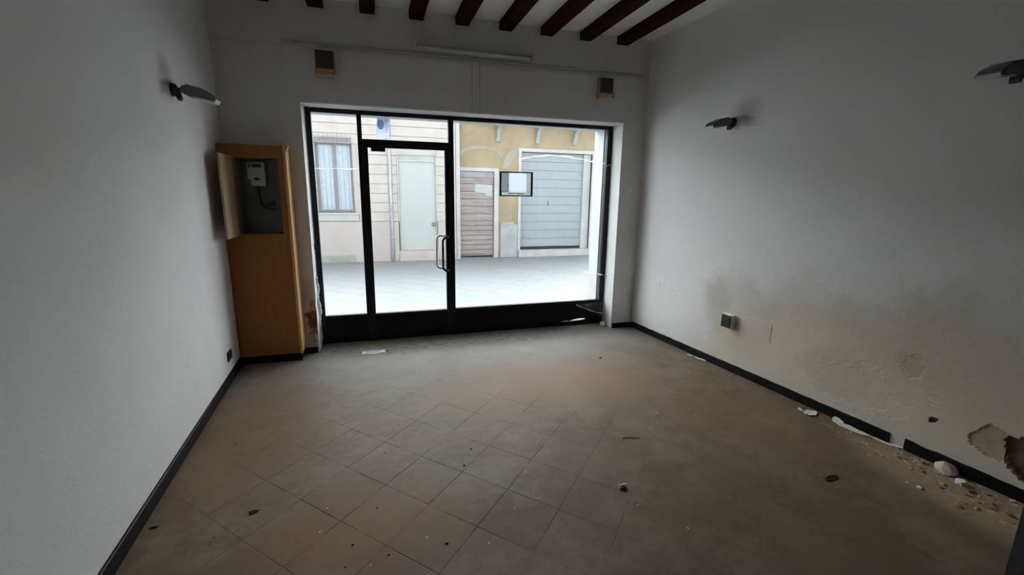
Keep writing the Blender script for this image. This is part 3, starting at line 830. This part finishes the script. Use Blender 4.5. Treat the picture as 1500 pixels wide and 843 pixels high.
put('plaster_flake', flake(.035, .020, .006, 27, .004), M_FLAKE, 3.915, -2.955, 'white plaster flake lying in the gap of the right baseboard', 'plaster flake', rz=-1.2)
put('plaster_flake', flake(.07, .020, .005, 28, .004), M_FLAKE, 3.745, -1.22, 'white plaster flake by the right baseboard nearest the shopfront', 'plaster flake', rz=-1.2)
put('plaster_flake', flake(.035, .012, .004, 29, .004), M_FLAKE, 3.715, -1.10, 'small white plaster fleck by the right baseboard nearest the shopfront', 'plaster flake', rz=-1.2)
put('plaster_lump', lump(.066, .72, 31, 60), simple('pinkish white plaster', (.62, .54, .48), .9), 3.905, -3.235, 'rounded pinkish white lump against the right baseboard', 'rubble')
put('plaster_lump', lump(.038, .7, 32, 26), M_FLAKE, 3.84, -3.345, 'white plaster lump in the rubble by the right baseboard', 'rubble')
put('plaster_lump', lump(.016, .8, 33), M_TANCH, 3.875, -3.315, 'small tan lump behind the white lump in the rubble by the right baseboard', 'rubble')
rnd = random.Random(5)
kinds = [(M_TANCH, 'tan rubble crumb among the fallen plaster by the right wall', 'tan rubble crumbs'),
         (M_REDCH, 'reddish rubble crumb among the fallen plaster by the right wall', 'reddish rubble crumbs'),
         (M_FLAKE, 'white rubble crumb among the fallen plaster by the right wall', 'white rubble crumbs')]
rm = []
for m, la, gr in kinds:
    L_ = []
    for k in range(3):
        b = lump(1, rnd.uniform(.4, .7), k+40); me = bpy.data.meshes.new('rubble_crumb'); bmesh.ops.recalc_face_normals(b, faces=b.faces); b.to_mesh(me); b.free(); me.materials.append(m); L_.append(me)
    rm.append(L_)
placed = []
tries = 0
while len(placed) < 130 and tries < 6000:
    tries += 1
    s = rnd.uniform(2.72, 3.85); w = .05 + .30*min(1, max(0, (s-2.6)/.9))
    d = abs(rnd.gauss(0, .5))*w + .022; x = wr(-s) - .014 - d; r = rnd.choice((.005, .007, .009, .012, .018))*(1.15 if s > 3.1 else .75)
    if d > .42: continue
    if any(math.hypot(x-a, -s-b) < (r+c)*1.25 for a, b, c in placed): continue
    if any(math.hypot(x-a, -s-b) < q+r for a, b, q in ((3.925, -3.235, .065), (3.84, -3.345, .045), (3.875, -3.315, .02), (3.885, -2.885, .07), (3.915, -2.955, .035))): continue
    placed.append((x, -s, r))
for i, (x, y, r) in enumerate(placed):
    k = rnd.choices((0, 1, 2), (5, 2, 3))[0]
    o = bpy.data.objects.new('rubble_crumb', rm[k][i % 3]); COL.objects.link(o)
    o.location = (x, y, .0062 if False else .0003); o.scale = (r*rnd.uniform(.9, 1.4), r, r); o.rotation_euler = (0, 0, rnd.uniform(0, 6))
    tag(o, kinds[k][1], 'rubble', kinds[k][2])
# torn baseboard corner lump of old sealant by the shopfront, right foot
put('plaster_lump', lump(.05, .8, 35, 40), simple('grey white sealant', (.62, .62, .58), .7), 3.345, .13, 'pale grey crumpled lump at the right foot of the shopfront frame', 'rubble')
# plaster crust on the left reveal edge
bm = bmesh.new()
pts = []; rr = []
for k in range(26):
    z = .06 + k*.028
    pts.append((.006+.004*math.sin(k*1.3), .17+.03*math.sin(k*.7), z)); rr.append(.008+.010*abs(noise.noise(Vector((k*.61, 2, 0))))*2 + (.012 if 10 < k < 16 else 0))
tube(bm, pts, rr, 9)
tag(obj('plaster_crust', bm, M_JAMB), 'rough pale plaster crust running up the lower left edge of the shopfront opening', 'plaster')

# ------------------------------------------------------------------ the street
bm = bmesh.new(); box(bm, (-40, TH, -.3), (40, 7.6, -.1)); 
tag(obj('street_paving', bm, M_PAVE), kind='structure')
HL = 3.75
YA, YC = 7.0, 7.15
lb = empty('stone_house', (0, YA, -.1), 'cream stone-faced house across the street with grilled window and white door', 'building')
def P_(parent, name, bm, m):
    o = obj(name, bm, m); o.parent = parent; o.matrix_parent_inverse = Matrix.Translation(parent.location).inverted(); return o
bm = bmesh.new()
YW = YA+.03
X0 = -5.0
# wall body with window and door openings
def slab(bm, x0, z0, x1, z1, y0, y1): box(bm, (x0, y0, z0), (x1, y1, z1))
for r in ((X0, -.1, -.66, HL), (-.66, -.1, .17, 1.12), (-.66, 2.80, .17, HL), (.17, -.1, 1.235, HL), (1.235, -.1, 2.155, .16), (1.235, 2.76, 2.155, HL), (2.155, -.1, 2.68, HL)):
    slab(bm, *r, YW, YW+.4)
# dressed stone courses
rows = [.92+.23*k for k in range(16)]
for z in rows:
    z1 = z+.23-.017
    if z1 > HL: break
    segs = [(X0, -.80), (.27, .99), (1.07, 1.19), (2.19, 2.66)] if z < 2.55 else ([(X0, .99), (1.07, 2.66)] if z > 2.7 else [(X0, -.80), (.27, .99), (1.07, 2.66)])
    for a, b in segs: box(bm, (a, YA, z), (b, YW+.01, z1), .004)
box(bm, (X0, YW+.4, -.1), (2.68, YW+.6, HL)); P_(lb, 'wall', bm, M_STONE)
bm = bmesh.new()
for a, b in ((X0, .99), (1.07, 1.225), (2.165, 2.67)): box(bm, (a, YA-.01, -.1), (b, YW+.01, .91), .004)
P_(lb, 'lower_wall', bm, M_STONEP)
bm = bmesh.new(); box(bm, (-.78, YA-.06, -.1), (.10, YA-.012, .075), .006); P_(lb, 'plinth', bm, M_PLINTH)
wn = bmesh.new()
box(wn, (-.66, YA+.12, 1.12), (-.60, YA+.17, 2.80), .004); box(wn, (.11, YA+.12, 1.12), (.17, YA+.17, 2.80), .004)
box(wn, (-.285, YA+.11, 1.12), (-.205, YA+.17, 2.80), .004); box(wn, (-.60, YA+.12, 2.72), (.11, YA+.17, 2.80), .004); box(wn, (-.60, YA+.12, 1.12), (.11, YA+.17, 1.20), .004)
w_ = P_(lb, 'window', wn, M_SHUT)
bm = bmesh.new(); box(bm, (-.60, YA+.145, 1.20), (-.285, YA+.15, 2.72)); box(bm, (-.205, YA+.145, 1.20), (.11, YA+.15, 2.72))
c_ = obj('pane', bm, M_CURTAIN, w_)
bm = bmesh.new(); box(bm, (-.80, YA-.07, 1.085), (.27, YA+.12, 1.125), .005); box(bm, (-.78, YA-.03, .93), (.25, YW+.01, 1.085), .004)
P_(lb, 'window_sill', bm, M_GREYREN)
bm = bmesh.new()
for k in range(9):
    x = -.655 + .82*k/8
    tube(bm, [(x, YA-.05, 1.16), (x, YA-.05, 2.92)], .0045, 6)
    tube(bm, [(x, YA-.05, 2.92), (x, YA-.05, 2.975)], [.007, .001], 6)
    if k < 8:
        for s_ in (-1, 1):
            tube(bm, [(x+.051+.036*math.cos(a*math.pi/6), YA-.05, 2.83+.036*math.sin(a*math.pi/6)) for a in range(13)], .006, 5)
for z in (1.20, 2.77, 2.885): box(bm, (-.66, YA-.058, z-.009), (.17, YA-.042, z+.009))
for x in (-.66, .17):
    for z in (1.20, 2.77): box(bm, (x-.01, YA-.058, z-.012), (x+.01, YA+.02, z+.012))
P_(lb, 'window_grille', bm, M_IRON)
bm = bmesh.new(); box(bm, (1.235, YA+.05, .16), (2.155, YA+.11, 2.39), .004)
hdr = P_(lb, 'house_door', bm, M_DOORW)
bm = bmesh.new(); box(bm, (1.235, YA+.02, 2.39), (2.155, YA+.11, 2.44), .003); box(bm, (1.235, YA+.01, 2.55), (2.155, YA+.11, 2.60), .003); box(bm, (1.235, YA+.06, 2.44), (2.155, YA+.11, 2.55))
box(bm, (1.195, YA-.01, .16), (1.235, YA+.11, 2.60), .003); box(bm, (2.155, YA-.01, .16), (2.19, YA+.11, 2.60), .003)
P_(lb, 'door_surround', bm, M_GREYREN)
bm = bmesh.new(); box(bm, (1.235, YA+.05, 2.60), (2.155, YA+.10, 2.76), .003); P_(lb, 'transom_panel', bm, M_DOORW)
bm = bmesh.new(); tube(bm, [(2.085, YA+.05, .83), (2.085, YA+.03, .83), (2.085, YA+.02, .83)], [.03, .055, .04], 16); P_(lb, 'door_knob', bm, M_STEEL)
bm = bmesh.new(); box(bm, (1.20, YA-.08, -.1), (2.19, YA+.11, .02), .006); box(bm, (1.22, YA-.03, .02), (2.17, YA+.11, .16), .006); P_(lb, 'door_step', bm, M_STONEP)

bm = bmesh.new(); tube(bm, [(1.03, YA-.04, -.1), (1.03, YA-.04, HL)], .038, 12)
for z in (.5, 1.6, 2.7, 3.8): box(bm, (.992, YA-.085, z), (1.068, YA-.002, z+.03), .004)
tag(obj('downspout', bm, M_PIPE), 'pale grey downspout on the house front left of the white door', 'downspout')

rb = empty('yellow_building', (5, YC, -.1), 'weathered yellow building across the street with corbels and garage', 'building')
bm = bmesh.new()
for r in ((2.78, 2.21, 3.74, HL), (3.74, -.1, 4.47, HL), (4.47, 2.76, 6.70, HL), (6.70, -.1, 7.7, HL)): slab(bm, *r, YC, YC+.4)
box(bm, (2.78, YC+.4, -.1), (8.6, YC+.6, HL)); P_(rb, 'wall', bm, M_YELLOW)
bm = bmesh.new(); box(bm, (2.685, YC-.14, -.1), (2.785, YC+.3, HL), .004); P_(rb, 'pilaster', bm, M_GREYREN)
bm = bmesh.new()
box(bm, (3.74, YC-.02, -.1), (3.86, YC+.02, 2.30), .004); box(bm, (2.785, YC-.02, 2.21), (3.74, YC+.02, 2.30), .004)
box(bm, (4.42, YC-.02, -.1), (4.50, YC+.02, 2.85), .004); box(bm, (4.50, YC-.02, 2.76), (6.62, YC+.02, 2.85), .004); box(bm, (6.62, YC-.02, -.1), (6.74, YC+.02, 2.85), .004)
P_(rb, 'trim_band', bm, M_GREYREN); bm = bmesh.new()
# flat arch band over the boarded gate and the side scroll
for k in range(14):
    a0, a1 = math.pi*k/14, math.pi*(k+1)/14
    q = lambda a, r: (3.37 + (.50+r)*math.cos(a), 2.62+ (.16+r)*math.sin(a))
    prism(bm, [q(a0, 0), q(a1, 0), q(a1, .08), q(a0, .08)], YC-.012, YC+.01, axis=1)
prism(bm, [(3.94, 2.30), (4.12, 2.30), (4.30, 2.62), (4.42, 2.76), (4.42, 2.85), (4.14, 2.74), (4.0, 2.5)], YC-.012, YC+.01, axis=1)
P_(rb, 'arch_moulding', bm, simple('faded arch moulding', (.36, .335, .28), .9))
bm = bmesh.new(); box(bm, (3.92, YC-.05, -.1), (4.40, YC+.01, .82), .01); box(bm, (3.94, YC-.06, .82), (4.30, YC+.01, .87), .006); P_(rb, 'base_stone', bm, M_GREYST)
bm = bmesh.new(); rg = random.Random(4)
z = .0
while z < 2.14:
    h = .195 if z > .8 else .13
    box(bm, (2.79, YC+.06+rg.uniform(0, .008), z), (3.735, YC+.10, min(z+h-.012, 2.19)), .006); z += h
box(bm, (2.785, YC+.10, -.05), (3.74, YC+.13, 2.21)); box(bm, (3.24, YC+.055, .0), (3.27, YC+.08, 2.05), .003)
P_(rb, 'board_gate', bm, M_GATE)
bm = bmesh.new(); box(bm, (2.79, YC+.03, 2.06), (3.735, YC+.08, 2.205), .004); P_(rb, 'gate_head', bm, M_IRON)
gd = bmesh.new()
for k in range(11):
    z0 = .16 + k*.236
    box(gd, (4.50, YC+.16, z0), (6.40, YC+.20, min(z0+.231, 2.75)), .006)
box(gd, (4.47, YC+.20, -.05), (6.45, YC+.22, 2.76)); gdo = P_(rb, 'garage_door', gd, M_GARAGE)
bm = bmesh.new(); tube(bm, [(5.37, YC+.16, 1.34), (5.37, YC+.13, 1.36), (5.37, YC+.13, 1.42), (5.37, YC+.16, 1.44)], .012, 8); o = obj('handle', bm, M_STEEL); o.parent = gdo; 
o.location = (0, 0, 0); o.matrix_parent_inverse = Matrix.Identity(4)
bm = bmesh.new(); tube(bm, [(4.68, YC+.165, .42), (4.68, YC+.140, .42)], .055, 18); o = obj('vent', bm, M_IRON); o.parent = gdo
bm = bmesh.new(); box(bm, (4.50, YC+.12, .085), (6.42, YC+.19, .155), .005); tag(P_(rb, 'bottom_seal', bm, M_DARK), 'dark rubber seal under garage door')
bm = bmesh.new(); box(bm, (6.40, YC+.08, -.1), (6.62, YC+.3, 2.76), .005); P_(rb, 'door_post', bm, M_GREYREN)
bm = bmesh.new(); box(bm, (4.44, YC-.10, -.1), (6.72, YC+.3, .085), .006); P_(rb, 'threshold', bm, M_GREYREN)
bm = bmesh.new(); box(bm, (2.78, YC-.42, 3.50), (7.6, YC+.01, 3.62), .01); P_(rb, 'balcony_slab', bm, M_GREYREN)
for x in (3.83, 4.93, 6.03, 7.13):
    bm = bmesh.new(); prism(bm, [(YC, 2.96), (YC-.05, 2.98), (YC-.10, 3.12), (YC-.20, 3.28), (YC-.38, 3.40), (YC-.40, 3.499), (YC, 3.499)], x-.05, x+.05, axis=0)
    P_(rb, 'corbel', bm, M_CORBEL)
bm = bmesh.new()
prism(bm, [(3.22, 1.88), (3.70, 1.87), (3.70, 1.56), (3.52, 1.58), (3.52, 1.64), (3.22, 1.66)], YC+.045, YC+.052, axis=1)
tag(obj('paper_notice', bm, simple('weathered paper', (.47, .48, .49), .9, 0, .04, 8)), 'white paper notice pinned on the brown board gate across the street', 'notice')
bm = bmesh.new(); box(bm, (4.19, YC-.012, 1.20), (4.24, YC, 1.27), .003)
tag(obj('door_bell', bm, M_IRON), 'small dark bell button on the yellow wall between gate and garage', 'bell')

# ------------------------------------------------------------------ light
w = bpy.data.worlds.new('overcast sky'); S.world = w; w.use_nodes = True
wt = w.node_tree; bg = wt.nodes['Background']
# hazy overcast sky, made far brighter beyond the houses opposite to light the room
SKY_BACK, SKY_FRONT, SKY_ZEN = 2.4, 17.0, .38
tc = wt.nodes.new('ShaderNodeTexCoord'); sp = wt.nodes.new('ShaderNodeSeparateXYZ'); wt.links.new(tc.outputs['Generated'], sp.inputs[0])
def wmap(v, a, b, c, d):
    x = wt.nodes.new('ShaderNodeMapRange'); x.interpolation_type = 'SMOOTHSTEP'; wt.links.new(v, x.inputs['Value'])
    for k, q in zip(('From Min', 'From Max', 'To Min', 'To Max'), (a, b, c, d)): x.inputs[k].default_value = q
    return x.outputs[0]
mu = wt.nodes.new('ShaderNodeMath'); mu.operation = 'MULTIPLY'
wt.links.new(wmap(sp.outputs[1], -.1, .55, SKY_BACK, SKY_FRONT), mu.inputs[0]); wt.links.new(wmap(sp.outputs[2], .2, .9, 1, SKY_ZEN), mu.inputs[1])
bg.inputs[0].default_value = (.90, .955, 1.0, 1); wt.links.new(mu.outputs[0], bg.inputs[1])
w.cycles.sampling_method = 'MANUAL'; w.cycles.sample_map_resolution = 512

# ------------------------------------------------------------------ camera
cam = bpy.data.cameras.new('camera'); co = bpy.data.objects.new('camera', cam); COL.objects.link(co)
cam.sensor_width = 36; cam.lens = 655/1500*36; cam.clip_start = .02
ya, pi_, ro = -.298, -.207, -.014
R = Matrix.Rotation(ya, 3, 'Z') @ Matrix.Rotation(pi_, 3, 'X') @ Matrix.Rotation(ro, 3, 'Y')
rt, fw, up = R.col[0], R.col[1], R.col[2]
M = Matrix((rt, up, -fw)).transposed().to_4x4(); M.translation = (.609, -4.808, 1.641)
co.matrix_world = M
S.camera = co

S.view_settings.view_transform = 'Standard'; S.view_settings.look = 'None'
S.view_settings.gamma = 1; S.view_settings.use_curve_mapping = False
S.view_settings.exposure = 0.0
S.cycles.use_denoising = True
S.cycles.max_bounces = 12; S.cycles.diffuse_bounces = 8; S.cycles.transparent_max_bounces = 12
S.cycles.sample_clamp_indirect = 8
